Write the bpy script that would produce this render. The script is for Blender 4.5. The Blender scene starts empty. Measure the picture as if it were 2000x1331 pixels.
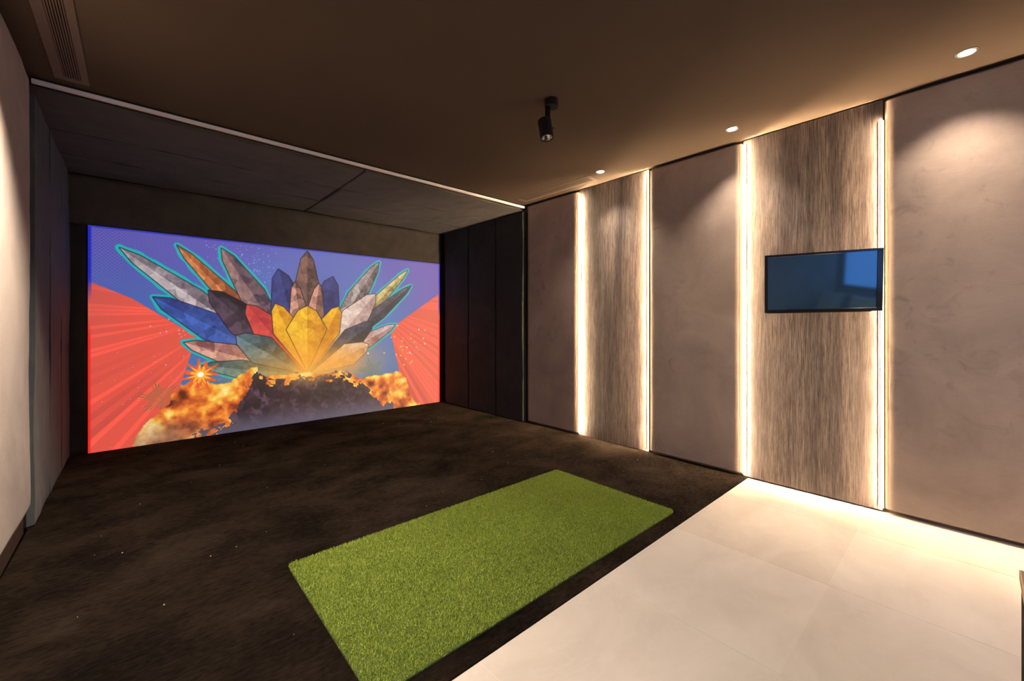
import bpy, bmesh, math, random
import numpy as np
from mathutils import Vector, Matrix, noise
random.seed(4); rng = np.random.default_rng(7)
PI = math.pi
S = bpy.context.scene
COL = S.collection

# ------------------------------------------------------------------ camera
cd = bpy.data.cameras.new('camera'); cam = bpy.data.objects.new('camera', cd); COL.objects.link(cam)
cam.location = (0, 0, 1.25); cam.rotation_euler = (PI/2, 0, -math.radians(42.072))
cd.sensor_fit = 'HORIZONTAL'; cd.sensor_width = 36; cd.lens = 14.656
cd.shift_y = (632-665.5)/2000*1.0
cd.clip_start = .02
S.camera = cam
# ------------------------------------------------------------------ world: dusk outside the window
w = bpy.data.worlds.new('dusk'); S.world = w; w.use_nodes = True
w.node_tree.nodes['Background'].inputs[0].default_value = (.13, .34, .85, 1)
w.node_tree.nodes['Background'].inputs[1].default_value = 2.4
# ------------------------------------------------------------------ exposure
S.view_settings.view_transform = 'Standard'; S.view_settings.look = 'None'
S.view_settings.exposure = 0; S.view_settings.gamma = 1
try: S.view_settings.use_curve_mapping = False
except Exception: pass
# light levels
DOWN_W, DOWN_COL = 58, (1, .79, .60)
CORE_W = 50
FILL_W, FILL_COL = 48, (1, .89, .79)  # fill level for the two added mid-ceiling lamps
LEFT_W = 480
STRIP_L, STRIP_COL = 2300, (1, .69, .42, 1)

def lin(r, g, b):
    f = lambda c: (c/255/12.92) if c/255 <= .04045 else ((c/255+.055)/1.055)**2.4
    return (f(r), f(g), f(b), 1)

# ------------------------------------------------------------------ materials
def new_mat(name, base=(.5,.5,.5,1), rough=.6, spec=.5, metal=0, sheen=0):
    m = bpy.data.materials.new(name); m.use_nodes = True
    b = m.node_tree.nodes['Principled BSDF']
    b.inputs['Base Color'].default_value = base if len(base) == 4 else (*base, 1)
    b.inputs['Roughness'].default_value = rough
    b.inputs['Specular IOR Level'].default_value = spec
    b.inputs['Metallic'].default_value = metal
    b.inputs['Sheen Weight'].default_value = sheen
    return m
def N(m, t, **k):
    n = m.node_tree.nodes.new(t)
    for a, v in k.items(): setattr(n, a, v)
    return n
def L(m, a, b): m.node_tree.links.new(a, b)
def bsdf(m): return m.node_tree.nodes['Principled BSDF']
def coords(m, scale=(1,1,1)):
    g = N(m, 'ShaderNodeNewGeometry'); mp = N(m, 'ShaderNodeMapping')
    mp.inputs['Scale'].default_value = scale
    L(m, g.outputs['Position'], mp.inputs['Vector']); return mp.outputs[0]
def noise_tex(m, vec, scale, detail=4, rough=.5, dist=0):
    n = N(m, 'ShaderNodeTexNoise'); L(m, vec, n.inputs['Vector'])
    n.inputs['Scale'].default_value = scale; n.inputs['Detail'].default_value = detail
    n.inputs['Roughness'].default_value = rough; n.inputs['Distortion'].default_value = dist
    return n.outputs['Fac']
def ramp(m, fac, stops):
    r = N(m, 'ShaderNodeValToRGB'); L(m, fac, r.inputs[0])
    e = r.color_ramp.elements
    e[0].position, e[0].color = stops[0]; e[1].position, e[1].color = stops[-1]
    for p, c in stops[1:-1]:
        x = e.new(p); x.color = c
    return r.outputs[0]
def mixc(m, fac, a, b, mode='MIX'):
    x = N(m, 'ShaderNodeMix', data_type='RGBA', blend_type=mode)
    if isinstance(fac, (int, float)): x.inputs[0].default_value = fac
    else: L(m, fac, x.inputs[0])
    for s, v in ((6, a), (7, b)):
        if isinstance(v, tuple): x.inputs[s].default_value = v
        else: L(m, v, x.inputs[s])
    return x.outputs[2]
def bump(m, h, strength=.3, dist=.005):
    b = N(m, 'ShaderNodeBump'); b.inputs['Strength'].default_value = strength
    b.inputs['Distance'].default_value = dist
    L(m, h, b.inputs['Height']); L(m, b.outputs[0], bsdf(m).inputs['Normal'])
G = lambda v: (v, v, v, 1)

def suede(name, tone, smudge=1.0):
    """brushed suede-look cloth with paler clouds and small darker finger smudges"""
    m = new_mat(name, rough=.85, spec=.25, sheen=.15)
    p = coords(m)
    clouds = noise_tex(m, p, 1.7, 6, .6, .6)
    c1 = ramp(m, clouds, [(.3, (tone[0]*.80, tone[1]*.79, tone[2]*.80, 1)), (.7, (tone[0]*1.18, tone[1]*1.17, tone[2]*1.15, 1))])
    sm = noise_tex(m, p, 7.5, 5, .62, .9)
    gate = noise_tex(m, p, 1.3, 2, .5)
    a = ramp(m, sm, [(.565, G(0)), (.68, G(1))]); b = ramp(m, gate, [(.44, G(0)), (.60, G(1))])
    f = mixc(m, 1.0, a, b, 'MULTIPLY')
    f2 = mixc(m, 1.0, f, G(.42*smudge), 'MULTIPLY')
    col = mixc(m, f2, c1, (tone[0]*.50, tone[1]*.48, tone[2]*.47, 1))
    st = noise_tex(m, coords(m, (3, 3, 14)), 9, 3, .6)
    col = mixc(m, .03, col, ramp(m, st, [(.35, G(.1)), (.65, G(.9))]), 'OVERLAY')
    L(m, col, bsdf(m).inputs['Base Color'])
    bump(m, noise_tex(m, p, 420, 2, .5), .12, .0015)
    return m

MAT = {}
MAT['suede'] = suede('beige_suede_cloth', (.385, .312, .270))
MAT['suede_left'] = suede('beige_suede_cloth_left', (.48, .395, .345), .7)  # same cloth, colour raised so the left panels read as brighter lit

def wood_mat():
    m = new_mat('grey_brown_oak', rough=.55, spec=.35)
    p = coords(m, (1, 1, .05))
    big = noise_tex(m, p, 6.5, 5, .6, .3)
    fine = noise_tex(m, coords(m, (1, 1, .035)), 190, 5, .7, .1)
    vfine = noise_tex(m, coords(m, (1, 1, .05)), 420, 3, .7)
    c = ramp(m, big, [(.28, lin(64, 57, 55)), (.45, lin(94, 85, 81)), (.62, lin(124, 112, 105)), (.75, lin(84, 75, 71))])
    c = mixc(m, .9, c, ramp(m, fine, [(.36, G(.16)), (.62, G(.80))]), 'OVERLAY')
    c = mixc(m, .40, c, ramp(m, vfine, [(.35, G(.22)), (.65, G(.78))]), 'OVERLAY')
    # cathedral swirls
    wv = N(m, 'ShaderNodeTexWave', wave_type='RINGS', rings_direction='X'); L(m, coords(m, (1, 1, .22)), wv.inputs['Vector'])
    wv.inputs['Scale'].default_value = 9; wv.inputs['Distortion'].default_value = 3.5; wv.inputs['Detail'].default_value = 3
    c = mixc(m, .16, c, ramp(m, wv.outputs['Fac'], [(.2, G(.3)), (.8, G(.7))]), 'OVERLAY')
    # pale scuffs
    sc = ramp(m, noise_tex(m, coords(m, (1, 1, .6)), 30, 5, .7, 1.5), [(.70, G(0)), (.76, G(1))])
    c = mixc(m, mixc(m, 1.0, sc, G(.35), 'MULTIPLY'), c, lin(205, 190, 172))
    L(m, c, bsdf(m).inputs['Base Color']); bump(m, fine, .25, .002)
    return m
MAT['wood'] = wood_mat()

def black_cloth(name, tone, spec=.2):
    m = new_mat(name, rough=.8, spec=spec, sheen=.12)
    p = coords(m)
    a = noise_tex(m, p, 2.6, 6, .65, .8)
    c = ramp(m, a, [(.3, (tone[0]*.75, tone[1]*.75, tone[2]*.75, 1)), (.72, (tone[0]*1.35, tone[1]*1.33, tone[2]*1.3, 1))])
    sp = noise_tex(m, p, 95, 2, .6)
    c = mixc(m, ramp(m, sp, [(.72, G(0)), (.8, G(.12))]), c, (.12, .11, .10, 1))
    L(m, c, bsdf(m).inputs['Base Color'])
    bump(m, noise_tex(m, coords(m, (1, 1, .5)), 6, 5, .6, .8), .35, .012)
    return m
MAT['black_panel'] = black_cloth('black_padded_cloth_lit', (.062, .074, .080))  # black padding, colour lightened and cooled to offset red light from the screen
MAT['black_side'] = black_cloth('black_padded_cloth', (.026, .029, .029))
MAT['black_drape'] = black_cloth('black_drape', (.024, .022, .021))
MAT['black_ceiling'] = black_cloth('dark_cloth_ceiling', (.056, .050, .045))

def ceiling_mat():
    m = new_mat('taupe_matt_paint', rough=.9, spec=.2)
    p = coords(m)
    c = ramp(m, noise_tex(m, p, 1.1, 3, .5), [(.3, (.080, .058, .041, 1)), (.7, (.090, .066, .047, 1))])
    L(m, c, bsdf(m).inputs['Base Color']); bump(m, noise_tex(m, p, 150, 2, .5), .05, .001)
    return m
MAT['ceiling'] = ceiling_mat()
MAT['wall_paint'] = new_mat('taupe_wall_paint', (.22, .175, .14, 1), .85)
MAT['dark_gap'] = new_mat('dark_recess', (.02, .015, .012, 1), .9, .1)

def tile_mat():
    m = new_mat('cream_porcelain_tile', rough=.42, spec=.4)
    p = coords(m)
    oi = N(m, 'ShaderNodeObjectInfo')
    a = noise_tex(m, coords(m, (1, 1.6, 1)), 2.1, 7, .6, .7)
    c = ramp(m, a, [(.28, (.54, .50, .455, 1)), (.55, (.61, .57, .52, 1)), (.75, (.66, .62, .57, 1))])
    vein = noise_tex(m, p, 1.6, 6, .65, 1.6)
    v = ramp(m, vein, [(.485, G(0)), (.50, G(.25)), (.515, G(0))])
    c = mixc(m, v, c, (.66, .62, .57, 1))
    c = mixc(m, .22, c, ramp(m, oi.outputs['Random'], [(0, G(.34)), (1, G(.62))]), 'OVERLAY')
    L(m, c, bsdf(m).inputs['Base Color'])
    L(m, ramp(m, a, [(.3, G(.52)), (.7, G(.62))]), bsdf(m).inputs['Roughness'])
    return m
MAT['tile'] = tile_mat()
MAT['grout'] = new_mat('pale_grout', (.74, .69, .62, 1), .9)

def carpet_mat():
    m = new_mat('dark_brown_carpet', rough=1, spec=.03, sheen=.08)
    bsdf(m).inputs['Sheen Tint'].default_value = (1, .72, .48, 1); bsdf(m).inputs['Sheen Roughness'].default_value = .22
    p = coords(m)
    big = noise_tex(m, coords(m, (1.0, 1.3, 1)), 2.1, 4, .6, .4)
    mid = noise_tex(m, coords(m, (1.0, 2.4, 1)), 24, 5, .72, .35)
    c = ramp(m, big, [(.3, (.0055, .0040, .0034, 1)), (.52, (.0095, .0068, .0054, 1)), (.72, (.020, .014, .0105, 1))])
    c = mixc(m, .6, c, ramp(m, mid, [(.3, G(.2)), (.7, G(.8))]), 'OVERLAY')
    fi = noise_tex(m, p, 420, 3, .8)
    c = mixc(m, .7, c, ramp(m, fi, [(.32, G(.12)), (.7, G(.88))]), 'OVERLAY')
    L(m, c, bsdf(m).inputs['Base Color'])
    L(m, ramp(m, mixc(m, .5, big, mid), [(.38, G(.008)), (.62, G(.14))]), bsdf(m).inputs['Sheen Weight'])
    h = mixc(m, .5, mid, fi)
    bump(m, h, .8, .012)
    return m
MAT['carpet'] = carpet_mat()

def turf_mat():
    m = new_mat('green_nylon_turf', rough=.6, spec=.25)
    p = coords(m)
    at = N(m, 'ShaderNodeAttribute', attribute_name='shade')
    c = ramp(m, at.outputs['Fac'], [(0, (.14, .22, .025, 1)), (.5, (.34, .46, .065, 1)), (.85, (.50, .60, .12, 1)), (1, (.64, .67, .24, 1))])
    b = ramp(m, noise_tex(m, p, 3, 4, .6), [(.3, G(.42)), (.7, G(.58))])
    c = mixc(m, .5, c, b, 'OVERLAY')
    L(m, c, bsdf(m).inputs['Base Color'])
    return m
MAT['turf'] = turf_mat()
MAT['turf_base'] = new_mat('turf_backing', (.06, .095, .018, 1), .9)
MAT['black_metal'] = new_mat('black_powder_coat', (.006, .006, .0065, 1), .6, .25)
MAT['white_metal'] = new_mat('pale_painted_metal', (.55, .52, .50, 1), .5)
MAT['fascia'] = new_mat('pale_grey_trim', (.80, .79, .80, 1), .5)
MAT['vent'] = new_mat('taupe_vent_enamel', (.135, .102, .078, 1), .6)
MAT['alu'] = new_mat('brushed_aluminium', (.7, .66, .6, 1), .4, .5, 1)
MAT['chrome'] = new_mat('reflector_chrome', (.85, .83, .8, 1), .12, .5, 1)
MAT['tv_black'] = new_mat('gloss_black_plastic', (.006, .007, .010, 1), .12, .5)
def emit(name, col, s):
    m = new_mat(name, (.3, .3, .3, 1)); b = bsdf(m)
    b.inputs['Emission Color'].default_value = col; b.inputs['Emission Strength'].default_value = s
    return m
MAT['strip'] = emit('warm_led_diffuser', STRIP_COL, STRIP_L)
MAT['strip_front'] = emit('frosted_strip_cover', (1, .64, .33, 1), 4)
MAT['strip_side'] = emit('frosted_strip_side', (1, .56, .25, 1), 42)
MAT['lamp'] = emit('downlight_lens', (1, .86, .66, 1), 26)
MAT['spot_lens'] = emit('spot_lens_dim', (1, .9, .82, 1), .6)
def tv_glass():
    m = new_mat('tv_screen_glass', (.008, .018, .034, 1), .05, 1.0)
    b = bsdf(m)
    b.inputs['Specular Tint'].default_value = (.42, .76, 1, 1)
    b.inputs['IOR'].default_value = 1.95
    b.inputs['Emission Color'].default_value = (.03, .075, .16, 1)
    b.inputs['Emission Strength'].default_value = .12
    return m
MAT['tv_glass'] = tv_glass()
MAT['table_top'] = new_mat('mauve_grey_table_top', lin(150, 128, 122), .5)
MAT['table_edge'] = new_mat('pale_oak_edge', lin(214, 178, 136), .6)
MAT['table_dark'] = new_mat('dark_brown_veneer', (.010, .006, .004, 1), .85, .15)
MAT['sofa'] = new_mat('grey_sofa_cloth', (.22, .21, .20, 1), .9)
MAT['cushion'] = new_mat('pale_grey_cushion_cloth', (.5, .5, .5, 1), .9)
def glass_mat():
    m = bpy.data.materials.new('window_glass'); m.use_nodes = True
    nt = m.node_tree; nt.nodes.clear()
    o = nt.nodes.new('ShaderNodeOutputMaterial'); mx = nt.nodes.new('ShaderNodeMixShader')
    t = nt.nodes.new('ShaderNodeBsdfTransparent'); g = nt.nodes.new('ShaderNodeBsdfGlossy')
    g.inputs['Roughness'].default_value = .02; mx.inputs[0].default_value = .08
    nt.links.new(t.outputs[0], mx.inputs[1]); nt.links.new(g.outputs[0], mx.inputs[2]); nt.links.new(mx.outputs[0], o.inputs[0])
    return m
MAT['glass'] = glass_mat()

# ------------------------------------------------------------------ object helpers
def mesh_obj(name, verts, faces, mat, parent=None, origin=None, smooth=False):
    """verts in world space when parent is unrotated; stored relative to the object's origin"""
    o0 = Vector(origin) if origin is not None else Vector((0, 0, 0))
    me = bpy.data.meshes.new(name)
    me.from_pydata([tuple(Vector(v)-o0) for v in verts], [], faces); me.update()
    if mat: me.materials.append(mat)
    if smooth: me.shade_smooth()
    o = bpy.data.objects.new(name, me); COL.objects.link(o)
    if parent is not None:
        o.parent = parent
        o.location = o0 - parent.location
    else: o.location = o0
    return o
def bm_obj(name, bm, mat, parent=None, origin=(0, 0, 0), smooth=False):
    bmesh.ops.recalc_face_normals(bm, faces=bm.faces)
    vs = [tuple(v.co) for v in bm.verts]; bm.verts.index_update()
    fs = [[v.index for v in f.verts] for f in bm.faces]; bm.free()
    return mesh_obj(name, vs, fs, mat, parent, origin, smooth)
def add_box(bm, a, b, bev=0, seg=2):
    r = bmesh.ops.create_cube(bm, size=1)
    for v in r['verts']:
        v.co = Vector([(a[i]+b[i])/2 + v.co[i]*(b[i]-a[i]) for i in range(3)])
    if bev:
        es = {e for v in r['verts'] for e in v.link_edges}
        bmesh.ops.bevel(bm, geom=list(es), offset=bev, segments=seg, affect='EDGES', profile=.5)
def box(name, a, b, mat, parent=None, bev=0, origin=None):
    bm = bmesh.new(); add_box(bm, a, b, bev)
    if origin is None: origin = ((a[0]+b[0])/2, (a[1]+b[1])/2, min(a[2], b[2]))
    return bm_obj(name, bm, mat, parent, origin)
def lathe(bm, prof, c, n=40):
    """closed profile [(r,z)] turned round the vertical through c"""
    rings = []
    for r, z in prof:
        if r < 1e-6: rings.append([bm.verts.new((c[0], c[1], c[2]+z))])
        else: rings.append([bm.verts.new((c[0]+r*math.cos(2*PI*i/n), c[1]+r*math.sin(2*PI*i/n), c[2]+z)) for i in range(n)])
    for A, B in zip(rings, rings[1:]):
        for i in range(n):
            j = (i+1) % n
            if len(A) == 1 and len(B) == 1: continue
            if len(A) == 1: bm.faces.new([A[0], B[i], B[j]])
            elif len(B) == 1: bm.faces.new([A[i], B[0], A[j]])
            else: bm.faces.new([A[i], B[i], B[j], A[j]])
def tag(o, label=None, cat=None, group=None, kind=None):
    if label: o['label'] = label
    if cat: o['category'] = cat
    if group: o['group'] = group
    if kind: o['kind'] = kind
    return o
def thing(name, loc, label, cat, group=None, kind=None):
    e = bpy.data.objects.new(name, None); COL.objects.link(e); e.location = loc; e.empty_display_size = .05
    return tag(e, label, cat, group, kind)
def pad(name, side, u0, u1, z0, z1, xw, depth, mat, parent, ru=.05, rz=.02, wob=.0012, seed=0, nu=26, nz=60):
    """upholstered pad on a wall (side=+1: wall at x=xw, pad faces -x; side=-1: faces +x; side='y': faces -y; side='z': hangs)"""
    def samples(a, b, r, n):
        e = [a + r*(1-math.cos(PI/2*i/10)) for i in range(11)]
        m = list(np.linspace(a+r, b-r, n))[1:-1]
        return e + m + [a+b-t for t in reversed(e)]
    us, zs = samples(u0, u1, ru, nu), samples(z0, z1, rz, nz)
    def prof(t, a, b, r):
        s = min(t-a, b-t)
        return 1 if s >= r else math.sqrt(max(0, 1-((r-s)/r)**3))
    vs = []
    for z in zs:
        for u in us:
            d = depth*min(prof(u, u0, u1, ru), 1)*prof(z, z0, z1, rz)
            k = prof(u, u0, u1, ru)*prof(z, z0, z1, rz)
            d += k*wob*(noise.noise(Vector((u*2.2+seed*7, z*1.6, seed)))*1.6 + noise.noise(Vector((u*9, z*7, seed+3)))*.5)
            if side == 1: vs.append((xw-d, u, z))
            elif side == -1: vs.append((xw+d, u, z))
            elif side == 'y': vs.append((u, xw-d, z))
            else: vs.append((u, z, xw-d))
    n = len(us); fs = []
    for j in range(len(zs)-1):
        for i in range(n-1):
            q = [j*n+i, j*n+i+1, (j+1)*n+i+1, (j+1)*n+i]
            fs.append(q)
    # closed back
    bd = [i for i in range(n)] + [j*n+n-1 for j in range(1, len(zs))] + [(len(zs)-1)*n+i for i in range(n-2, -1, -1)] + [j*n for j in range(len(zs)-2, 0, -1)]
    fs.append(list(reversed(bd)))
    bm = bmesh.new(); bv = [bm.verts.new(v) for v in vs]
    for f in fs: bm.faces.new([bv[i] for i in f])
    c = {1: (xw, (u0+u1)/2, z0), -1: (xw, (u0+u1)/2, z0), 'y': ((u0+u1)/2, xw, z0), 'z': ((u0+u1)/2, (z0+z1)/2, xw)}[side]
    o = bm_obj(name, bm, mat, parent, c, True)
    return o

H = 2.74          # ceiling height
XL, XR = -.53, 3.70
YF, YB = -2.42, 5.72
# ================================================================== STRUCTURE
floor = tag(box('floor', (XL-.1, YF-.1, -.12), (XR+.1, YB+.1, -.0009), MAT['grout']), kind='structure')
# porcelain tiles, 75.5 cm square, hairline joints
T = .755; g = .0009
proto = None
y1 = 1.222
row = 0
while y1 > YF:
    y0 = max(y1-T, YF)
    x0 = .945-2*T
    while x0 < XR:
        x1 = x0+T
        a, b = max(x0, XL), min(x1, XR)
        if b-a > .02:
            bm = bmesh.new(); add_box(bm, (a+g, y0+g, -.0009), (b-g, y1-g, 0), .0004, 1)
            bm_obj('tile', bm, MAT['tile'], floor, ((a+b)/2, (y0+y1)/2, -.0009))
        x0 = x1
    y1 -= T
ceiling = tag(box('ceiling', (XL-.1, YF-.1, H), (XR+.1, YB+.1, H+.12), MAT['ceiling']), kind='structure')
wr = tag(box('wall_right', (XR, YF-.1, -.02), (XR+.12, YB+.1, H), MAT['wall_paint']), kind='structure')
wl = tag(box('wall_left', (XL-.12, YF-.1, -.02), (XL, YB+.1, H), MAT['wall_paint']), kind='structure')
wb = tag(box('wall_back', (XL, YB, -.02), (XR, YB+.12, H), MAT['dark_gap']), kind='structure')
# wall behind the camera, with the window
bm = bmesh.new(); WX0, WX1, WZ0, WZ1 = -.50, 2.3, .84, 2.35
add_box(bm, (XL, YF-.12, -.02), (XR, YF, WZ0)); add_box(bm, (XL, YF-.12, WZ1), (XR, YF, H))
add_box(bm, (XL, YF-.12, WZ0), (WX0, YF, WZ1)); add_box(bm, (WX1, YF-.12, WZ0), (XR, YF, WZ1))
wf = tag(bm_obj('wall_front', bm, MAT['wall_paint']), kind='structure')
win = thing('window_1', (0, YF-.06, WZ0), None, None, kind='structure')
bm = bmesh.new()
for a, b in (((WX0, -.03, WZ0), (WX1, .03, WZ0+.05)), ((WX0, -.03, WZ1-.05), (WX1, .03, WZ1)), ((WX0, -.03, WZ0), (WX0+.05, .03, WZ1)), ((WX1-.05, -.03, WZ0), (WX1, .03, WZ1)), ((.93, -.03, WZ0), (.98, .03, WZ1))):
    add_box(bm, (a[0], YF-.06+a[1], a[2]), (b[0], YF-.06+b[1], b[2]))
bm_obj('window_frame', bm, MAT['black_metal'], win, (0, YF-.06, WZ0))
for a, b in ((WX0+.05, .93), (.98, WX1-.05)):
    box('pane', (a, YF-.064, WZ0+.05), (b, YF-.056, WZ1-.05), MAT['glass'], win)

# ---- right wall: upholstered beige pads alternating with grey-brown oak boards
ZT = 2.722
M1, M2, M3, M4, M5, M6 = 2.945, 2.093, 1.258, .400, -.445, -1.29
PF = .052
for i, (a, b) in enumerate(((M1, 3.772), (M3, M2), (M5, M4), (-2.14, M6))):
    pad('upholstered_panel', 1, a+.002, b-.002, .022, ZT, XR, PF, MAT['suede'], wr, ru=.066, rz=.02, wob=.0035, seed=i+1, nu=30, nz=90)
for a, b in ((M2, M1), (M4, M3), (M6, M5)):
    box('wood_panel', (XR-.033, a+.004, .012), (XR, b-.004, ZT+.010), MAT['wood'], wr)
# ---- left wall: one padded beige panel on a plinth, then black pads
pad('upholstered_panel', -1, 1.9, 3.775, .14, 2.722, XL, .066, MAT['suede_left'], wl, ru=.05, rz=.045, wob=.004, seed=11, nu=50, nz=80)
pad('upholstered_panel', -1, 0.0, 1.895, .14, 2.722, XL, .066, MAT['suede_left'], wl, ru=.05, rz=.045, wob=.004, seed=12, nu=40, nz=40)
pad('upholstered_panel', -1, -2.40, -.005, .14, 2.722, XL, .066, MAT['suede_left'], wl, ru=.05, rz=.045, wob=.004, seed=13, nu=40, nz=40)
tag(box('baseboard_left', (XL, -2.415, .0), (XL+.036, 3.775, .135), MAT['wall_paint'], None, .002), kind='structure')
for i, (a, b) in enumerate(((3.85, 4.47), (4.475, 5.10), (5.105, 5.66))):
    pad('black_panel', -1, a, b, .006, 2.66, XL, .07, MAT['black_panel'], wl, ru=.018, rz=.012, wob=.006, seed=20+i, nu=20, nz=50)
for i, (a, b) in enumerate(((3.80, 4.34), (4.344, 4.96), (4.964, 5.575))):
    pad('black_panel', 1, a, b, .006, 2.66, XR, .082, MAT['black_side'], wr, ru=.018, rz=.012, wob=.006, seed=30+i, nu=20, nz=50)
# ---- dark cloth on the screen wall: band above and strips beside the screen, with soft folds
def drape(name, x0, x1, z0, z1, y, amp, seed, mat, parent):
    nx, nz = max(8, int((x1-x0)/.03)), max(8, int((z1-z0)/.04))
    vs = []
    for layer in (0, 1):
        for j in range(nz+1):
            for i in range(nx+1):
                x = x0+(x1-x0)*i/nx; z = z0+(z1-z0)*j/nz
                d = 0 if layer else amp*(noise.noise(Vector((x*5+z*2.5, z*1.6, seed)))+.6*noise.noise(Vector((x*14, z*4+x*3, seed+5))))+amp
                vs.append((x, y-d if not layer else y+.012, z))
    n = nx+1; m = (nx+1)*(nz+1)
    fs = []
    for j in range(nz):
        for i in range(nx):
            q = [j*n+i, j*n+i+1, (j+1)*n+i+1, (j+1)*n+i]
            fs.append(q); fs.append([m+k for k in reversed(q)])
    ring = [i for i in range(n)] + [j*n+nx for j in range(1, nz+1)] + [nz*n+i for i in range(nx-1, -1, -1)] + [j*n for j in range(nz-1, 0, -1)]
    for a, b in zip(ring, ring[1:]+ring[:1]): fs.append([a, a+m, b+m, b])
    return mesh_obj(name, vs, fs, mat, parent, ((x0+x1)/2, y, z0), True)
drape('cloth_band', XL+.01, XR-.09, 2.20, 2.664, YB-.012, .006, 2, MAT['black_ceiling'], wb)
drape('cloth_strip', XL+.01, -.343, .006, 2.196, YB-.012, .016, 5, MAT['black_drape'], wb)
drape('cloth_strip', 3.583, XR-.01, .006, 2.196, YB-.012, .006, 9, MAT['black_drape'], wb)
# ---- lowered dark cloth ceiling over the screen bay: two rows of sheets, split by one seam
def sheet(x0, x1, y0, y1, seed):
    o = pad('cloth_panel', 'z', x0, x1, y0, y1, 2.70, .026, MAT['black_ceiling'], ceiling, ru=.02, rz=.012, wob=.007, seed=seed, nu=60, nz=16)
    return o
for i, (a, b) in enumerate(((XL+.005, 1.592), (1.602, XR-.005))):
    for j, (c, d) in enumerate(((3.835, 4.50), (4.502, 5.10), (5.102, 5.70))):
        sheet(a, b, c, d, 40+3*i+j)
box('backing_board', (XL+.005, 3.825, 2.701), (XR-.005, 5.71, H-.001), MAT['dark_gap'], ceiling)
tag(box('trim_1', (XL+.064, 3.790, 2.699), (XR-.055, 3.812, 2.724), MAT['fascia'], None, .001), kind='structure')
tag(box('shadow_gap', (XL+.064, 3.797, 2.725), (XR-.055, 3.812, H-.001), MAT['dark_gap'], None), kind='structure')  # dark strip painting the shadow between the pale trim and the ceiling

# ================================================================== LIGHTING FITTINGS
def light_strip(y, s, z1, label):
    """aluminium channel with a lit diffuser in the corner beside an oak board; s=+1: board lies on the +y side"""
    t = thing('light_strip', (XR-.033, y, .03), label, 'strip light', 'strip lights beside the oak boards')
    x1 = XR-.0335                                   # face of the oak board
    ya, yb = sorted((y+.001*s, y+.026*s)); yc = y+.0085*s
    box('backing_block', (x1-.0005, ya, .03), (XR-.0005, yb, z1), MAT['dark_gap'], t)
    box('channel', (x1-.002, ya, .03), (x1-.0006, yb, z1), MAT['alu'], t)
    for nm, k0, k1, mt in (('diffuser', 0, .003, 'strip'), ('side_diffuser', -.003, -.0002, 'strip_side')):
        a, b = sorted((yc+k0*s, yc+k1*s))
        box(nm, (x1-.0077, a, .031), (x1-.0021, b, z1-.001), MAT[mt], t)
    # opaque cap that keeps the light along the wall, with a softly lit frosted face
    a, b = sorted((yc-.0125*s, yc+.0110*s))
    box('cap', (x1-.0092, a, .031), (x1-.0078, b, z1-.001), MAT['alu'], t)
    a, b = sorted((yc-.0125*s, yc+.006*s))
    box('front_cover', (x1-.0110, a, .031), (x1-.0093, b, z1-.001), MAT['strip_front'], t, .0006)
light_strip(M1, -1, 2.675, 'glowing vertical strip light at left edge of the narrow oak board')
light_strip(M2, 1, 2.715, 'glowing warm vertical strip light at right edge of the narrow oak board without a television')
light_strip(M3, -1, 2.70, 'glowing warm vertical strip light at left edge of the oak board with the television')
light_strip(M4, 1, 2.59, 'glowing warm vertical strip light just right of the wall television')
light_strip(M6, 1, 2.70, 'glowing warm strip light far beyond the right edge of the picture')
light_strip(M5, -1, 2.70, 'glowing warm strip light at right edge of the rightmost beige panel, beyond the frame')

def downlight(x, y, label, vis=True, power=DOWN_W, size=100, col=DOWN_COL, core=CORE_W, blend=.75):
    t = thing('recessed_downlight', (x, y, H-.006), label, 'downlight', 'recessed ceiling downlights')
    bm = bmesh.new(); lathe(bm, [(.034, .0055), (.045, .0055), (.045, .001), (.042, 0), (.035, .0005), (.034, .002), (.034, .0055)], (x, y, H-.006))
    bm_obj('rim', bm, MAT['alu'], t, (x, y, H-.006), True)
    bm = bmesh.new(); lathe(bm, [(0, .002), (.0335, .002), (.0335, .0055), (0, .0055)], (x, y, H-.006))
    bm_obj('lens', bm, MAT['lamp'], t, (x, y, H-.006))
    for pw, sz, bl in ((power, size, blend), (core, 52, 1)):
        if pw <= 0: continue
        ld = bpy.data.lights.new('downlight_beam', 'SPOT'); ld.energy = pw; ld.color = col
        ld.spot_size = math.radians(sz); ld.spot_blend = bl; ld.shadow_soft_size = .03
        lo = bpy.data.objects.new('downlight_beam', ld); COL.objects.link(lo); lo.parent = t; lo.location = (0, 0, -.012)
downlight(3.387, .026, 'lit recessed downlight in ceiling above the rightmost beige panel, nearest and largest')
downlight(3.387, 1.24, 'lit recessed downlight in ceiling above the middle beige panel, second from the screen')
downlight(3.382, 2.454, 'lit recessed downlight in ceiling above the narrow oak board, beside the slim vent')
downlight(3.387, -1.19, 'recessed downlight beyond the right edge of the picture')
downlight(-.14, 2.60, 'recessed downlight by the left wall, out of frame', power=LEFT_W, size=104, core=0, blend=1)
downlight(-.14, 1.35, 'recessed downlight out of frame, left of the turf mat', power=LEFT_W*.5, core=0, blend=1)
downlight(1.25, .45, 'unseen fill downlight added in mid ceiling to brighten the mat and walls', power=FILL_W, size=150, col=FILL_COL, core=0)  # added lamp, no visible source: fills mat and side walls
downlight(2.2, -.9, 'unseen fill downlight added above the side table to brighten tiles and wall', power=FILL_W, size=150, col=FILL_COL, core=0)  # second added fill lamp, for the near tiles and right wall

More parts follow.
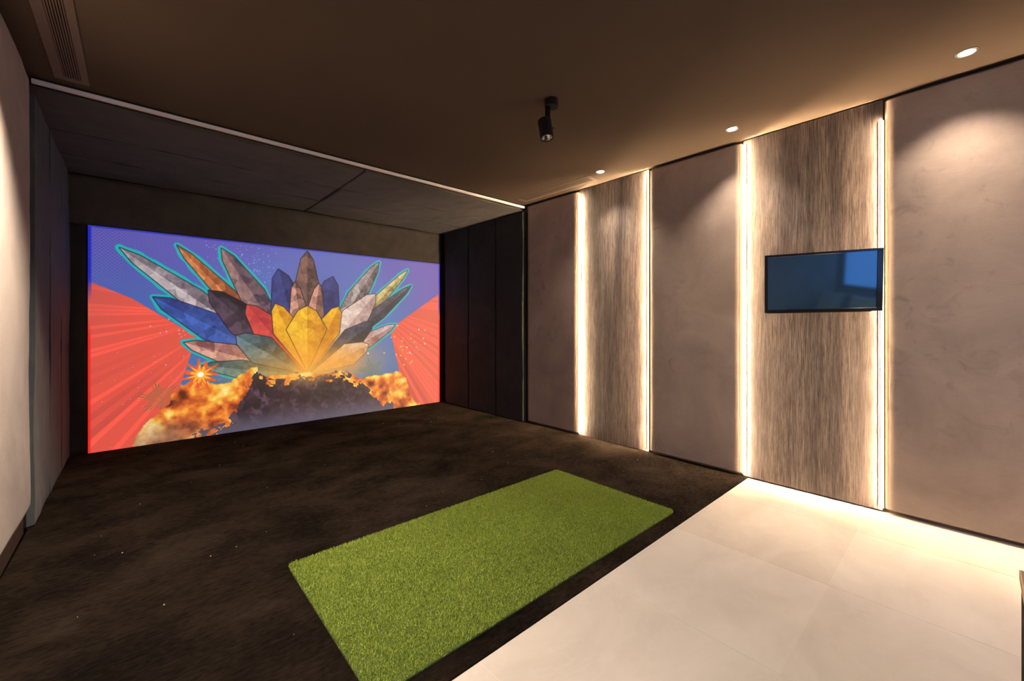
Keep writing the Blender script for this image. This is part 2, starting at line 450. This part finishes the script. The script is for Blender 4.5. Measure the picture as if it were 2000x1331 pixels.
# ---- air grilles
def grille(x0, x1, y0, y1, n, label, slot=(.045, .035), dp=.010):
    z0 = H-dp
    t = thing('ceiling_vent', ((x0+x1)/2, (y0+y1)/2, z0), label, 'air vent', 'linear air grilles in the ceiling')
    a, b = x0+slot[0], x1-slot[1]
    e = .045
    bm = bmesh.new()
    add_box(bm, (x0, y0, z0), (a, y1, H-.0005), .002, 1); add_box(bm, (b, y0, z0), (x1, y1, H-.0005), .002, 1)
    add_box(bm, (a, y0, z0), (b, y0+e, H-.0005)); add_box(bm, (a, y1-e, z0), (b, y1, H-.0005))
    bm_obj('frame', bm, MAT['vent'], t, ((x0+x1)/2, (y0+y1)/2, z0))
    box('backing', (a, y0+e, H-.0009), (b, y1-e, H-.0006), MAT['dark_gap'], t)
    p = (b-a)/n
    for k in range(n):
        c = a+p*(k+.5)
        box('slat', (c-p*.27, y0+e, z0+.001), (c+p*.27, y1-e, H-.0025), MAT['vent'], t)
grille(-.365, -.213, 2.50, 3.705, 7, 'brown slatted air vent in ceiling above the left beige panel')
grille(3.385, 3.55, 2.60, 3.68, 5, 'slim closed-looking air vent in ceiling above the first beige panel', (.02, .03), .0045)

# ---- black spotlight on the ceiling
sx, sy = 2.055, 1.885
sp = thing('ceiling_spotlight', (sx, sy, H-.004), 'small black cylinder spotlight hanging from middle of the dark ceiling', 'spotlight')
bm = bmesh.new(); lathe(bm, [(0, -.046), (.043, -.046), (.045, -.043), (.045, -.002), (.045, .0035), (0, .0035)], (sx, sy, H-.004))
bm_obj('canopy', bm, MAT['black_metal'], sp, (sx, sy, H-.004), False)
R_ = Vector((.742, -.670, 0))      # direction roughly to the right as seen
cbx, cby = sx-.038*R_.x, sy-.038*R_.y
bm = bmesh.new(); lathe(bm, [(0, -.135), (.016, -.135), (.018, -.13), (.018, -.047), (0, -.047)], (cbx+.014*R_.x, cby+.014*R_.y, H-.004), 24)
bm_obj('stem', bm, MAT['black_metal'], sp, (cbx, cby, H-.05), True)
tilt = Matrix.Translation((cbx, cby, H-.195)) @ Matrix.Rotation(math.radians(-9), 4, Vector((.742, -.670, 0))) @ Matrix.Rotation(math.radians(7), 4, Vector((-.670, -.742, 0)))
def spot_part(name, prof, mat, smooth=False, par=sp):
    bm = bmesh.new(); lathe(bm, prof, (0, 0, 0), 40); bm.transform(tilt)
    return bm_obj(name, bm, mat, par, (cbx, cby, H-.2), smooth)
spot_part('lamp_body', [(.038, -.067), (.044, -.067), (.045, -.065), (.045, .060), (.041, .065), (0, .065), (0, .045), (.038, .045), (.038, -.067)], MAT['black_metal'])
spot_part('reflector', [(.0375, -.060), (.030, -.04), (.018, -.012), (.006, 0), (0, 0), (0, .004), (.0375, .004), (.0375, -.060)], MAT['chrome'])
spot_part('bulb', [(0, -.034), (.012, -.032), (.018, -.022), (.012, -.012), (0, -.008)], MAT['spot_lens'], True)
sm = bmesh.new(); lathe(sm, [(0, -.01), (.005, -.01), (.005, .01), (0, .01)], (0, 0, 0), 16)
sm.transform(Matrix.Translation((cbx+.046*R_.x, cby+.046*R_.y, H-.19)) @ Matrix.Rotation(PI/2, 4, Vector((.670, .742, 0))))
bm_obj('knob', sm, MAT['black_metal'], sp, (cbx, cby, H-.19), True)

# ================================================================== CARPET AND TURF MAT
def rounded_slab(name, x0, x1, y0, y1, z0, z1, r, mat, parent=None, wob=0.0, bev=.003):
    pts = []
    for cx, cy, a0 in ((x1-r, y1-r, 0), (x0+r, y1-r, PI/2), (x0+r, y0+r, PI), (x1-r, y0+r, 3*PI/2)):
        for k in range(7): pts.append((cx+r*math.cos(a0+PI/2*k/6), cy+r*math.sin(a0+PI/2*k/6)))
    bm = bmesh.new()
    def ring(ins, z):
        mx, my = (x0+x1)/2, (y0+y1)/2
        return [bm.verts.new((mx+(p[0]-mx)*(1-2*ins/(x1-x0)), my+(p[1]-my)*(1-2*ins/(y1-y0)), z)) for p in pts]
    rs = [ring(0, z0), ring(0, z1-bev), ring(bev*.4, z1-bev*.4), ring(bev, z1)]
    for A, B in zip(rs, rs[1:]):
        for i in range(len(A)):
            j = (i+1) % len(A); bm.faces.new([A[i], A[j], B[j], B[i]])
    bm.faces.new(rs[-1]); bm.faces.new(list(reversed(rs[0])))
    return bm_obj(name, bm, mat, parent, ((x0+x1)/2, (y0+y1)/2, z0))
CZ = .005
carpet = tag(rounded_slab('carpet', XL+.001, XR-.001, 1.2235, YB-.001, -.0008, CZ, .002, MAT['carpet']),
             'dark brown pile carpet covering the floor from the screen to the cream tiles', 'carpet')
# lint specks
bm = bmesh.new()
for k in range(46):
    x, y = random.uniform(-.3, 3.4), random.uniform(1.6, 5.3)
    if .5 < x < 2.7 and 1.2 < y < 2.45: continue
    s = random.uniform(.0015, .0035)
    bmesh.ops.create_icosphere(bm, subdivisions=1, radius=s, matrix=Matrix.Translation((x, y, CZ+s*1.02)))
tag(bm_obj('lint', bm, MAT['cushion'], None, (1, 3, CZ)), 'tiny pale specks of lint scattered over the dark carpet', 'lint', kind='stuff')

MX0, MX1, MY0, MY1 = .572, 2.640, 1.315, 2.362
mat_t = thing('turf_mat', ((MX0+MX1)/2, (MY0+MY1)/2, CZ), 'bright green artificial turf hitting mat lying on the dark carpet', 'mat')
rounded_slab('mat_backing', MX0+.004, MX1-.004, MY0+.004, MY1-.004, CZ, CZ+.009, .045, MAT['turf_base'], mat_t)
nb = 260000
bx = rng.uniform(MX0+.004, MX1-.004, nb); by = rng.uniform(MY0+.004, MY1-.004, nb)
rr = .045                                   # rounded corners
dx = np.maximum(np.maximum(MX0+rr-bx, bx-(MX1-rr)), 0); dy = np.maximum(np.maximum(MY0+rr-by, by-(MY1-rr)), 0)
keep = dx*dx+dy*dy < rr*rr
bx, by = bx[keep], by[keep]; nb = len(bx)
ang = rng.uniform(0, 2*PI, nb); hh = rng.uniform(.007, .014, nb); ww = rng.uniform(.0012, .0024, nb)
la = rng.uniform(0, 2*PI, nb); le = rng.uniform(.001, .009, nb)
V = np.zeros((nb, 3, 3), np.float32)
cx, cy = (MX0+MX1)/2, (MY0+MY1)/2
V[:, 0, 0] = bx-np.cos(ang)*ww; V[:, 0, 1] = by-np.sin(ang)*ww; V[:, 0, 2] = .006
V[:, 1, 0] = bx+np.cos(ang)*ww; V[:, 1, 1] = by+np.sin(ang)*ww; V[:, 1, 2] = .006
V[:, 2, 0] = bx+np.cos(la)*le; V[:, 2, 1] = by+np.sin(la)*le; V[:, 2, 2] = .006+hh
V[:, :, 0] -= cx; V[:, :, 1] -= cy
me = bpy.data.meshes.new('turf_pile')
me.vertices.add(nb*3); me.vertices.foreach_set('co', V.ravel())
me.loops.add(nb*3); me.loops.foreach_set('vertex_index', np.arange(nb*3, dtype=np.int32))
me.polygons.add(nb); me.polygons.foreach_set('loop_start', np.arange(0, nb*3, 3, dtype=np.int32))
me.update(calc_edges=True)
at = me.attributes.new('shade', 'FLOAT', 'FACE'); at.data.foreach_set('value', rng.beta(2.2, 2.2, nb).astype(np.float32))
me.materials.append(MAT['turf'])
tp = bpy.data.objects.new('turf_pile', me); COL.objects.link(tp); tp.parent = mat_t; tp['kind'] = 'stuff'

# ================================================================== PROJECTION SCREEN
# the picture: a plain stand-in in the colours of the projected one - violet-blue sky with
# dots, two red speed-line fields, a burst of faceted shards over a bank of orange fire.
W_, H_ = 880, 492
U, Vv = np.meshgrid((np.arange(W_)+.5)/W_, (np.arange(H_)+.5)/H_)
AS = 3.916/2.19
X = U*AS; Y = Vv
def vnoise(sx_, sy_, seed):
    r = np.random.default_rng(seed); gx, gy = int(sx_*AS)+3, int(sy_)+3
    gr = r.random((gy, gx)); x = X*sx_; y = Y*sy_
    xi, yi = x.astype(int), y.astype(int); fx, fy = x-xi, y-yi
    fx = fx*fx*(3-2*fx); fy = fy*fy*(3-2*fy)
    return (gr[yi, xi]*(1-fx)+gr[yi, xi+1]*fx)*(1-fy)+(gr[yi+1, xi]*(1-fx)+gr[yi+1, xi+1]*fx)*fy
def fbm(s, seed, o=5):
    t = 0; a = .5
    for k in range(o): t = t+a*vnoise(s*2**k, s*2**k, seed+k); a *= .5
    return t/(1-.5**o)
def sm(a, b, x): t = np.clip((x-a)/(b-a), 0, 1); return t*t*(3-2*t)
def C3(r, g_, b): return np.array([r, g_, b], float)/255
def mixa(img, col, m): return img*(1-m[..., None])+(col if getattr(col, 'ndim', 1) == 3 else np.broadcast_to(col, img.shape))*m[..., None]
def sdf(pts, rad=0):
    P = [(p[0]*AS, p[1]) for p in pts]; d = np.full(X.shape, 1e9); s = np.ones(X.shape)
    for i in range(len(P)):
        ax, ay = P[i]; bx_, by_ = P[i-1]
        ex, ey = bx_-ax, by_-ay; wx, wy = X-ax, Y-ay
        t = np.clip((wx*ex+wy*ey)/(ex*ex+ey*ey+1e-12), 0, 1)
        d = np.minimum(d, (wx-ex*t)**2+(wy-ey*t)**2)
        c1 = Y >= ay; c2 = Y < by_; c3 = ex*wy > ey*wx
        fl = (c1 & c2 & c3) | (~c1 & ~c2 & ~c3); s = np.where(fl, -s, s)
    return s*np.sqrt(d)-rad
AA = .0022
def fill(img, col, d, grow=0): return mixa(img, col, sm(AA, -AA, d-grow))
# low-poly facet brightness map
def facets(cells, seed):
    r = np.random.default_rng(seed); n = cells; px_, py_ = r.random((n+4, 2*n+6)), r.random((n+4, 2*n+6)); val = r.random((n+4, 2*n+6))
    x = X*n+1; y = Y*n+1; xi, yi = x.astype(int), y.astype(int)
    best = np.full(X.shape, 9.); out = np.zeros(X.shape)
    for a in (-1, 0, 1):
        for b in (-1, 0, 1):
            jx, jy = np.clip(xi+a, 0, 2*n+5), np.clip(yi+b, 0, n+3)
            d = (jx+px_[jy, jx]-x)**2+(jy+py_[jy, jx]-y)**2
            m = d < best; best = np.where(m, d, best); out = np.where(m, val[jy, jx], out)
    return out
F1, F2 = facets(26, 3), facets(60, 8)
# sky
img = np.broadcast_to(C3(64, 108, 172), X.shape+(3,)).copy()
img = mixa(img, C3(98, 88, 176), sm(.45, 1.02, Y)*.95)
img = mixa(img, C3(110, 84, 176), sm(.80, 1.0, U)*sm(.3, .8, Y)*.8)
img = mixa(img, C3(92, 122, 188), sm(.34, .12, (X-.98)**2+(Y-.6)**2)*.5)
dots = ((X*70+Y*70) % 1-.5)**2+((X*70-Y*70) % 1-.5)**2
dm = sm(.10, .05, dots)*np.maximum(sm(.30, .0, U)*sm(.45, .95, Y), sm(.88, 1, U)*sm(.4, .8, Y))
img = mixa(img, C3(58, 58, 140), dm*.75)
# red fields
redL = sdf([(-.1, .83), (.075, .675), (.205, .50), (.160, .20), (.06, -.1), (-.1, -.1)], .012)
redR = sdf([(1.1, .88), (.988, .765), (.79, .53), (.83, .22), (.90, -.1), (1.1, -.1)], .006)
def streaks(cx_, cy_, seed, n):
    th = np.arctan2(Y-cy_, X-cx_*AS); r = np.random.default_rng(seed)
    t = (th/(2*PI)*n) % n; i = t.astype(int); v = r.random(n+1)
    return v[i], t-i
red = np.broadcast_to(C3(226, 84, 68), X.shape+(3,)).copy()
for cxs, cys, sd in ((.30, .62, 3), (.70, .70, 4)):
    v, f = streaks(cxs, cys, sd, 170)
    m_ = sm(.62, .66, v)*sm(0, .25, f)*sm(1, .75, f)
    far = sm(.14, .42, np.hypot(X-cxs*AS, Y-cys)+.12*(v-.5))
    side = (U < .5) if cxs < .5 else (U >= .5)
    red = mixa(red, C3(255, 92, 74), m_*far*side)
    m2 = sm(.30, .26, v)*far*side
    red = mixa(red, C3(196, 72, 64), m2*.6*sm(.6, .1, Y))
red = mixa(red, C3(188, 82, 80), sm(.12, 0, U)*sm(.35, .75, Y)*.5)
img = mixa(img, red, sm(AA, -AA, redL)); img = mixa(img, red, sm(AA, -AA, redR))
# white spray
spx = np.random.default_rng(11)
def spray(cx_, cy_, s, n, cols, r0=.0012, r1=.003):
    global img
    for k in range(n):
        x, y = spx.normal(cx_*AS, s), spx.normal(cy_, s); r = spx.uniform(r0, r1)
        i0, i1 = int((x-.01)/AS*W_), int((x+.01)/AS*W_)+2; j0, j1 = int((y-.01)*H_), int((y+.01)*H_)+2
        if i0 < 1 or j0 < 1 or i1 >= W_ or j1 >= H_: continue
        d = np.hypot(X[j0:j1, i0:i1]-x, Y[j0:j1, i0:i1]-y); m = sm(r+AA*.7, r-AA*.7, d)[..., None]
        img[j0:j1, i0:i1] = img[j0:j1, i0:i1]*(1-m)+np.array(cols[k % len(cols)])/255*m
spray(.33, .86, .11, 260, [(170, 180, 225), (130, 150, 215)])
spray(.22, .60, .07, 110, [(140, 190, 215), (190, 200, 225)])
# shards: (points, dark colour, light colour)
TEAL = C3(30, 172, 178)
FM = .62*F1+.38*F2
BC = (.50*AS, .27)
fan = [  # angle, reach, half-width, dark colour, light colour, halo
 (141, 1.02, .050, (84, 72, 84), (205, 190, 192), 1), (131, .90, .040, (120, 56, 34), (226, 140, 80), 1),
 (121, .80, .062, (56, 44, 66), (170, 130, 120), 1), (46, .92, .036, (122, 96, 54), (224, 206, 140), 1),
 (40, .87, .042, (20, 22, 32), (92, 96, 116), 1), (58, .82, .058, (40, 34, 46), (196, 176, 168), 1),
 (104, .62, .090, (22, 26, 76), (62, 72, 140), 0), (76, .60, .090, (22, 26, 76), (62, 72, 140), 0),
 (90, .72, .075, (44, 32, 38), (140, 100, 88), 0), (148, .80, .070, (26, 34, 92), (64, 104, 190), 1),
 (135, .66, .085, (18, 14, 24), (90, 68, 88), 0), (50, .64, .085, (150, 112, 110), (240, 216, 200), 0),
 (160, .60, .055, (110, 60, 66), (228, 172, 154), 1), (28, .62, .045, (120, 60, 60), (214, 190, 190), 1),
 (127, .50, .075, (150, 34, 44), (224, 76, 70), 0), (38, .50, .070, (16, 16, 26), (74, 80, 106), 0),
 (97, .54, .050, (74, 44, 44), (222, 160, 138), 0), (83, .54, .050, (74, 44, 44), (222, 160, 138), 0),
 (170, .50, .048, (34, 62, 74), (104, 146, 152), 1), (146, .42, .080, (30, 44, 56), (100, 136, 148), 0),
 (112, .44, .070, (190, 110, 12), (248, 190, 40), 0), (66, .44, .070, (190, 110, 12), (248, 190, 40), 0),
 (90, .40, .110, (196, 116, 14), (252, 204, 48), 0), (24, .40, .070, (160, 110, 84), (236, 212, 196), 0)]
parts_ = []
for a_, R0, w0, dk, lt, ha in fan:
    t_ = math.radians(a_); ux, uy = math.cos(t_), math.sin(t_); k_ = .66
    def P(r_, o_): return ((BC[0]+ux*r_-uy*o_)/AS, BC[1]+uy*r_+ux*o_)
    parts_.append((sdf([P(.02, 0), P(R0*k_, w0), P(R0*.93, w0*.45), P(R0, 0), P(R0*.93, -w0*.45), P(R0*k_, -w0)]), (X-BC[0])*-uy+(Y-BC[1])*ux, np.hypot(X-BC[0], Y-BC[1])/R0, dk, lt, ha))
allm = np.min([p[0] for p in parts_ if p[5]], axis=0)
img = fill(img, TEAL, allm+.006*(vnoise(30, 30, 5)-.5), .015)
for d, off, rad_, dk, lt, ha in parts_:
    k = np.clip(FM*.75+np.where(off > 0, .38, -.02)+.18*(rad_-.7), 0, 1)
    cc = C3(*dk)*(1-k[..., None])+C3(*lt)*k[..., None]
    img = mixa(img, C3(14, 12, 24), sm(AA*1.5, -AA, d-.0025)); img = mixa(img, cc, sm(AA, -AA, d))
# glow and fire
n1, n2, n3 = fbm(9, 21), fbm(22, 31), fbm(5, 41)
glow = np.exp(-((X-.95)/.34)**2-((Y-.32)/.13)**2)
img = mixa(img, C3(255, 170, 60), np.clip(glow*1.15*(.6+.6*n1), 0, 1)*.85)
# palm fronds: short dark-green blades fanned out at two places
for pc, sc in (((.135, .215), .065), ((.255, .235), .06), ((.715, .26), .07)):
    th = np.arctan2(Y-pc[1], X-pc[0]*AS); rr_ = np.hypot(X-pc[0]*AS, Y-pc[1])
    m_ = (np.sin(th*33+rr_*60) > .35)*sm(sc, sc*.7, rr_*(1+.3*np.sin(th*6)))
    img = mixa(img, C3(88, 120, 62)*1.0, m_*.8)
top = np.where(U < .36, .05+.24*sm(.08, .20, U)-.05*sm(.20, .27, U)+.09*sm(.27, .36, U), .28)
top = np.where(U > .60, .27-.05*sm(.6, .72, U)+.01*sm(.74, .80, U)-.23*sm(.83, .90, U), top)
top = top+.07*(n1-.5)+.045*(n2-.5)
low = np.where(U < .36, -.3, np.where(U > .75, .0, -.2))
fire = sm(top+AA*2, top-AA*2, Y)*(U > .07)*(U < .91)
fire *= sm(.080, .088, U+.03*(n2-.5))
h = np.clip(n2*1.3+n1*.9-.62, 0, 1)
fc = np.zeros(img.shape); stops = [(0, (92, 34, 20)), (.30, (196, 84, 34)), (.52, (236, 130, 44)), (.74, (250, 190, 70)), (1, (255, 242, 170))]
for (a, ca), (b, cb) in zip(stops, stops[1:]):
    m = (h >= a) & (h <= b); t = ((h-a)/(b-a))[..., None]
    fc = np.where(m[..., None], C3(*ca)*(1-t)+C3(*cb)*t, fc)
img = mixa(img, fc, fire)
# pale smoke at lower left
smk = sm(.14, .02, Y-.08*(n1-.5))*sm(.30, .12, U)*fire
img = mixa(img, C3(196, 150, 120)*1.0*(.45+.75*n2[..., None]), smk*.8)
# dark rubble mound
mt = .22*sm(.27, .36, U)*sm(.80, .60, U)+.03*sm(.18, .25, U)*sm(.95, .8, U)+.05*(F1-.5)+.035*(F2-.5)+.05*np.exp(-((U-.36)/.02)**2)
mound = sm(mt+AA, mt-AA, Y)*(U > .19)*(U < .80)
mc = C3(40, 30, 40)*(.65+.9*F2[..., None]*F1[..., None]*1.6)+C3(26, 12, 8)*n1[..., None]
mc = mixa(mc, C3(92, 86, 108), sm(.13, .0, Y)*.85)
img = mixa(img, mc, mound)
img = mixa(img, C3(255, 196, 90), np.exp(-((X-.90)/.14)**2-((Y-.27)/.06)**2)*.5)
# star flash
th = np.arctan2(Y-.313, X-.221*AS); rr_ = np.hypot(X-.221*AS, Y-.313)
star = .035+.035*np.abs(np.cos(th*5.5))**3+.02*np.abs(np.cos(th*9+1))**8
img = mixa(img, C3(238, 90, 40), sm(star+.004, star-.004, rr_)); img = mixa(img, C3(250, 180, 60), sm(star*.62+.006, star*.62-.006, rr_))
img = mixa(img, C3(255, 250, 225), sm(.017, .009, rr_))
spray(.86, .40, .09, 30, [(240, 200, 90), (120, 220, 130), (250, 230, 220)], .003, .006)
spray(.10, .33, .12, 40, [(250, 170, 160)], .0008, .0018)
# projector fringe: blue at the top and left rims
img = mixa(img, C3(26, 34, 190), sm(.0075, .004, U)*sm(.65, .8, Y)); img = mixa(img, C3(240, 24, 22), sm(.006, .003, U)*sm(.6, .5, Y)*.8)
img = mixa(img, C3(38, 48, 176), sm(.990, .996, Y)*.9)
img = mixa(img, C3(250, 20, 24), sm(.992, .996, U)*sm(.62, .58, Y)*.7); img = mixa(img, C3(40, 30, 200), sm(.992, .996, U)*sm(.6, .7, Y)*.7)
img = np.clip(img, 0, 1)
imgl = np.where(img <= .04045, img/12.92, ((img+.055)/1.055)**2.4)

scr = thing('projection_screen', (1.619, 5.69, .003), 'large wide projection screen showing a colourful red, blue and orange picture', 'projection screen')
SX0, SX1, SZ0, SZ1, SY = -.339, 3.577, .004, 2.192, 5.675
gx = np.linspace(SX0, SX1, W_+1)-1.619; gz = np.linspace(SZ0, SZ1, H_+1)-.003
GX, GZ = np.meshgrid(gx, gz)
co = np.stack([GX, np.full(GX.shape, SY-5.69)+.0035*np.sin(GX*1.7+1)*np.sin(GZ*1.3), GZ], -1).astype(np.float32)
idx = np.arange((W_+1)*(H_+1)).reshape(H_+1, W_+1)
q = np.stack([idx[:-1, :-1], idx[:-1, 1:], idx[1:, 1:], idx[1:, :-1]], -1).reshape(-1, 4).astype(np.int32)
me = bpy.data.meshes.new('picture')
me.vertices.add(co.size//3); me.vertices.foreach_set('co', co.ravel())
me.loops.add(q.size); me.loops.foreach_set('vertex_index', q.ravel())
me.polygons.add(len(q)); me.polygons.foreach_set('loop_start', np.arange(0, q.size, 4, dtype=np.int32))
me.update(calc_edges=True)
at = me.attributes.new('print', 'FLOAT_COLOR', 'FACE')
pc = np.ones((len(q), 4), np.float32); pc[:, :3] = imgl.reshape(-1, 3); at.data.foreach_set('color', pc.ravel())
m = new_mat('projected_picture', (.10, .10, .10, 1), .8, .1)
a_ = N(m, 'ShaderNodeAttribute', attribute_name='print'); L(m, a_.outputs['Color'], bsdf(m).inputs['Emission Color'])
bsdf(m).inputs['Emission Strength'].default_value = .97
me.materials.append(m)
pic = bpy.data.objects.new('picture', me); COL.objects.link(pic); pic.parent = scr
tag(pic, 'projected picture: violet sky, red fields, faceted shards above orange fire')
box('screen_frame', (SX0+.005, SY+.006, SZ0), (SX1-.005, SY+.016, SZ1-.004), MAT['dark_gap'], scr)

# ================================================================== TELEVISION on its wall arm
tv = thing('television', (3.47, .6977, 1.5318), 'small black wall television with a dark blue screen on the wider oak board', 'television')
yaw, pit, rol = math.radians(23.564), math.radians(-5.816), math.radians(-.714)
Rm = Matrix.Rotation(yaw, 4, 'Z') @ Matrix.Rotation(pit, 4, 'Y') @ Matrix.Rotation(rol, 4, 'X')
tv.location = (3.47, .6977, 1.5318); tv.rotation_euler = Rm.to_euler()
tw, thh = .6634/2, .4088/2
def tvbox(name, a, b, mat, parent=tv, bev=0):
    bm = bmesh.new(); add_box(bm, a, b, bev); o = bm_obj(name, bm, mat, None); o.parent = parent; return o
tvbox('housing', (.008, -tw+.01, -thh+.01), (.040, tw-.01, thh-.01), MAT['tv_black'], bev=.004)
bm = bmesh.new(); bz = (.024, .020, .016, .022)      # bezels: image-left, image-right, top, bottom (image-left is +y)
for a, b in (((0, -tw, -thh), (.012, tw, -thh+bz[3])), ((0, -tw, thh-bz[2]), (.012, tw, thh)), ((0, tw-.020, -thh+bz[3]), (.012, tw, thh-bz[2])), ((0, -tw, -thh+bz[3]), (.012, -tw+.032, thh-bz[2]))):
    add_box(bm, a, b, .0015, 1)
o = bm_obj('bezel', bm, MAT['tv_black'], None); o.parent = tv
tvbox('screen_glass', (.0035, -tw+.032, -thh+bz[3]), (.008, tw-.020, thh-bz[2]), MAT['tv_glass'])
tvbox('lip', (-.004, -tw+.06, -thh-.004), (.010, tw-.012, -thh+.0), MAT['black_metal'])
tvbox('wall_plate', (.041, -.10, -.10), (.046, .10, .10), MAT['black_metal'])
# swing arm bracket, its own parts in wall space
inv = Rm.inverted() @ Matrix.Translation((-3.47, -.6977, -1.5318))
bm = bmesh.new(); add_box(bm, (3.656, .62, 1.46), (3.6665, .76, 1.62), .002, 1)
a0, b0 = Vector((3.660, .69, 1.54)), (Matrix.Translation((3.47, .6977, 1.5318)) @ Rm) @ Vector((.047, .02, 0))
dv = (b0-a0); ln = dv.length
r_ = bmesh.ops.create_cube(bm, size=1); Mx = Matrix.Translation((a0+b0)/2) @ dv.to_track_quat('X', 'Z').to_matrix().to_4x4()
for v in r_['verts']: v.co = Mx @ Vector((v.co.x*ln, v.co.y*.03, v.co.z*.05))
bm.transform(inv); o = bm_obj('wall_arm', bm, MAT['black_metal'], None); o.parent = tv

# ================================================================== SIDE TABLE at the lower right corner of the picture
tx, ty, tz = 1.955, -.0905, .515
st = thing('side_table', (tx-.25, ty-.25, 0), 'dark side table with mauve-grey top and pale edge at bottom right corner', 'table')
box('table_top', (tx-.5, ty-.5, tz-.004), (tx-.004, ty-.003, tz), MAT['table_top'], st)
bm = bmesh.new()
for a, b in (((tx-.503, ty-.003, tz-.026), (tx, ty, tz+.0005)), ((tx-.004, ty-.5, tz-.026), (tx, ty-.003, tz+.0005)), ((tx-.503, ty-.503, tz-.026), (tx, ty-.5, tz+.0005)), ((tx-.503, ty-.5, tz-.026), (tx-.5, ty-.003, tz+.0005))):
    add_box(bm, a, b)
bm_obj('edge_band', bm, MAT['table_edge'], st, (tx-.25, ty-.25, tz-.026))
box('table_body', (tx-.498, ty-.498, .03), (tx-.005, ty-.004, tz-.027), MAT['table_dark'], st)
box('plinth', (tx-.48, ty-.48, 0), (tx-.02, ty-.02, .03), MAT['table_dark'], st)

# ================================================================== SOFA AND CUSHIONS (seen reflected in the television)
so = thing('sofa', (.55, -1.92, 0), 'grey sofa under the window behind the camera, mirrored in the television', 'sofa')
box('sofa_base', (-.40, -2.34, .04), (1.5, -1.54, .28), MAT['sofa'], so, .02)
box('backrest', (-.40, -2.36, .281), (1.5, -2.12, .80), MAT['sofa'], so, .04)
box('armrest', (-.42, -2.34, .281), (-.26, -1.54, .58), MAT['sofa'], so, .03)
box('armrest', (1.36, -2.34, .281), (1.52, -1.54, .58), MAT['sofa'], so, .03)
box('seat_cushion', (-.255, -2.115, .281), (.55, -1.53, .43), MAT['sofa'], so, .03)
box('seat_cushion', (.555, -2.115, .281), (1.355, -1.53, .43), MAT['sofa'], so, .03)
def cushion(x, y, z, rz, label):
    vs, fs = [], []; n = 14
    for s in (-1, 1):
        for j in range(n+1):
            for i in range(n+1):
                u, v = 2*i/n-1, 2*j/n-1
                k = max(0, (1-u**4)*(1-v**4))**.5
                e = 1-.07*(1-u*u)*0-.08*(1-abs(u*v))
                vs.append((u*.23*e, s*.075*k, v*.21*e))
    m_ = (n+1)**2
    for s in (0, 1):
        for j in range(n):
            for i in range(n):
                a = s*m_+j*(n+1)+i; f = [a, a+1, a+n+2, a+n+1]; fs.append(f if s == 0 else f[::-1])
    bm = bmesh.new(); bv = [bm.verts.new(v) for v in vs]
    for f in fs: bm.faces.new([bv[i] for i in f])
    bmesh.ops.remove_doubles(bm, verts=bm.verts, dist=.0005)
    bmesh.ops.transform(bm, matrix=Matrix.Rotation(rz, 4, 'Z') @ Matrix.Rotation(math.radians(18), 4, 'X'), verts=bm.verts)
    o = bm_obj('cushion', bm, MAT['cushion'], None, (0, 0, 0), True); o.location = (x, y, z)
    tag(o, label, 'cushion', 'cushions on the sofa')
cushion(-.02, -1.96, .655, .1, 'pale cushion at the armrest end of the sofa, seen only in the television')
cushion(.62, -1.96, .655, -.15, 'pale cushion in the middle of the sofa, outside the picture')
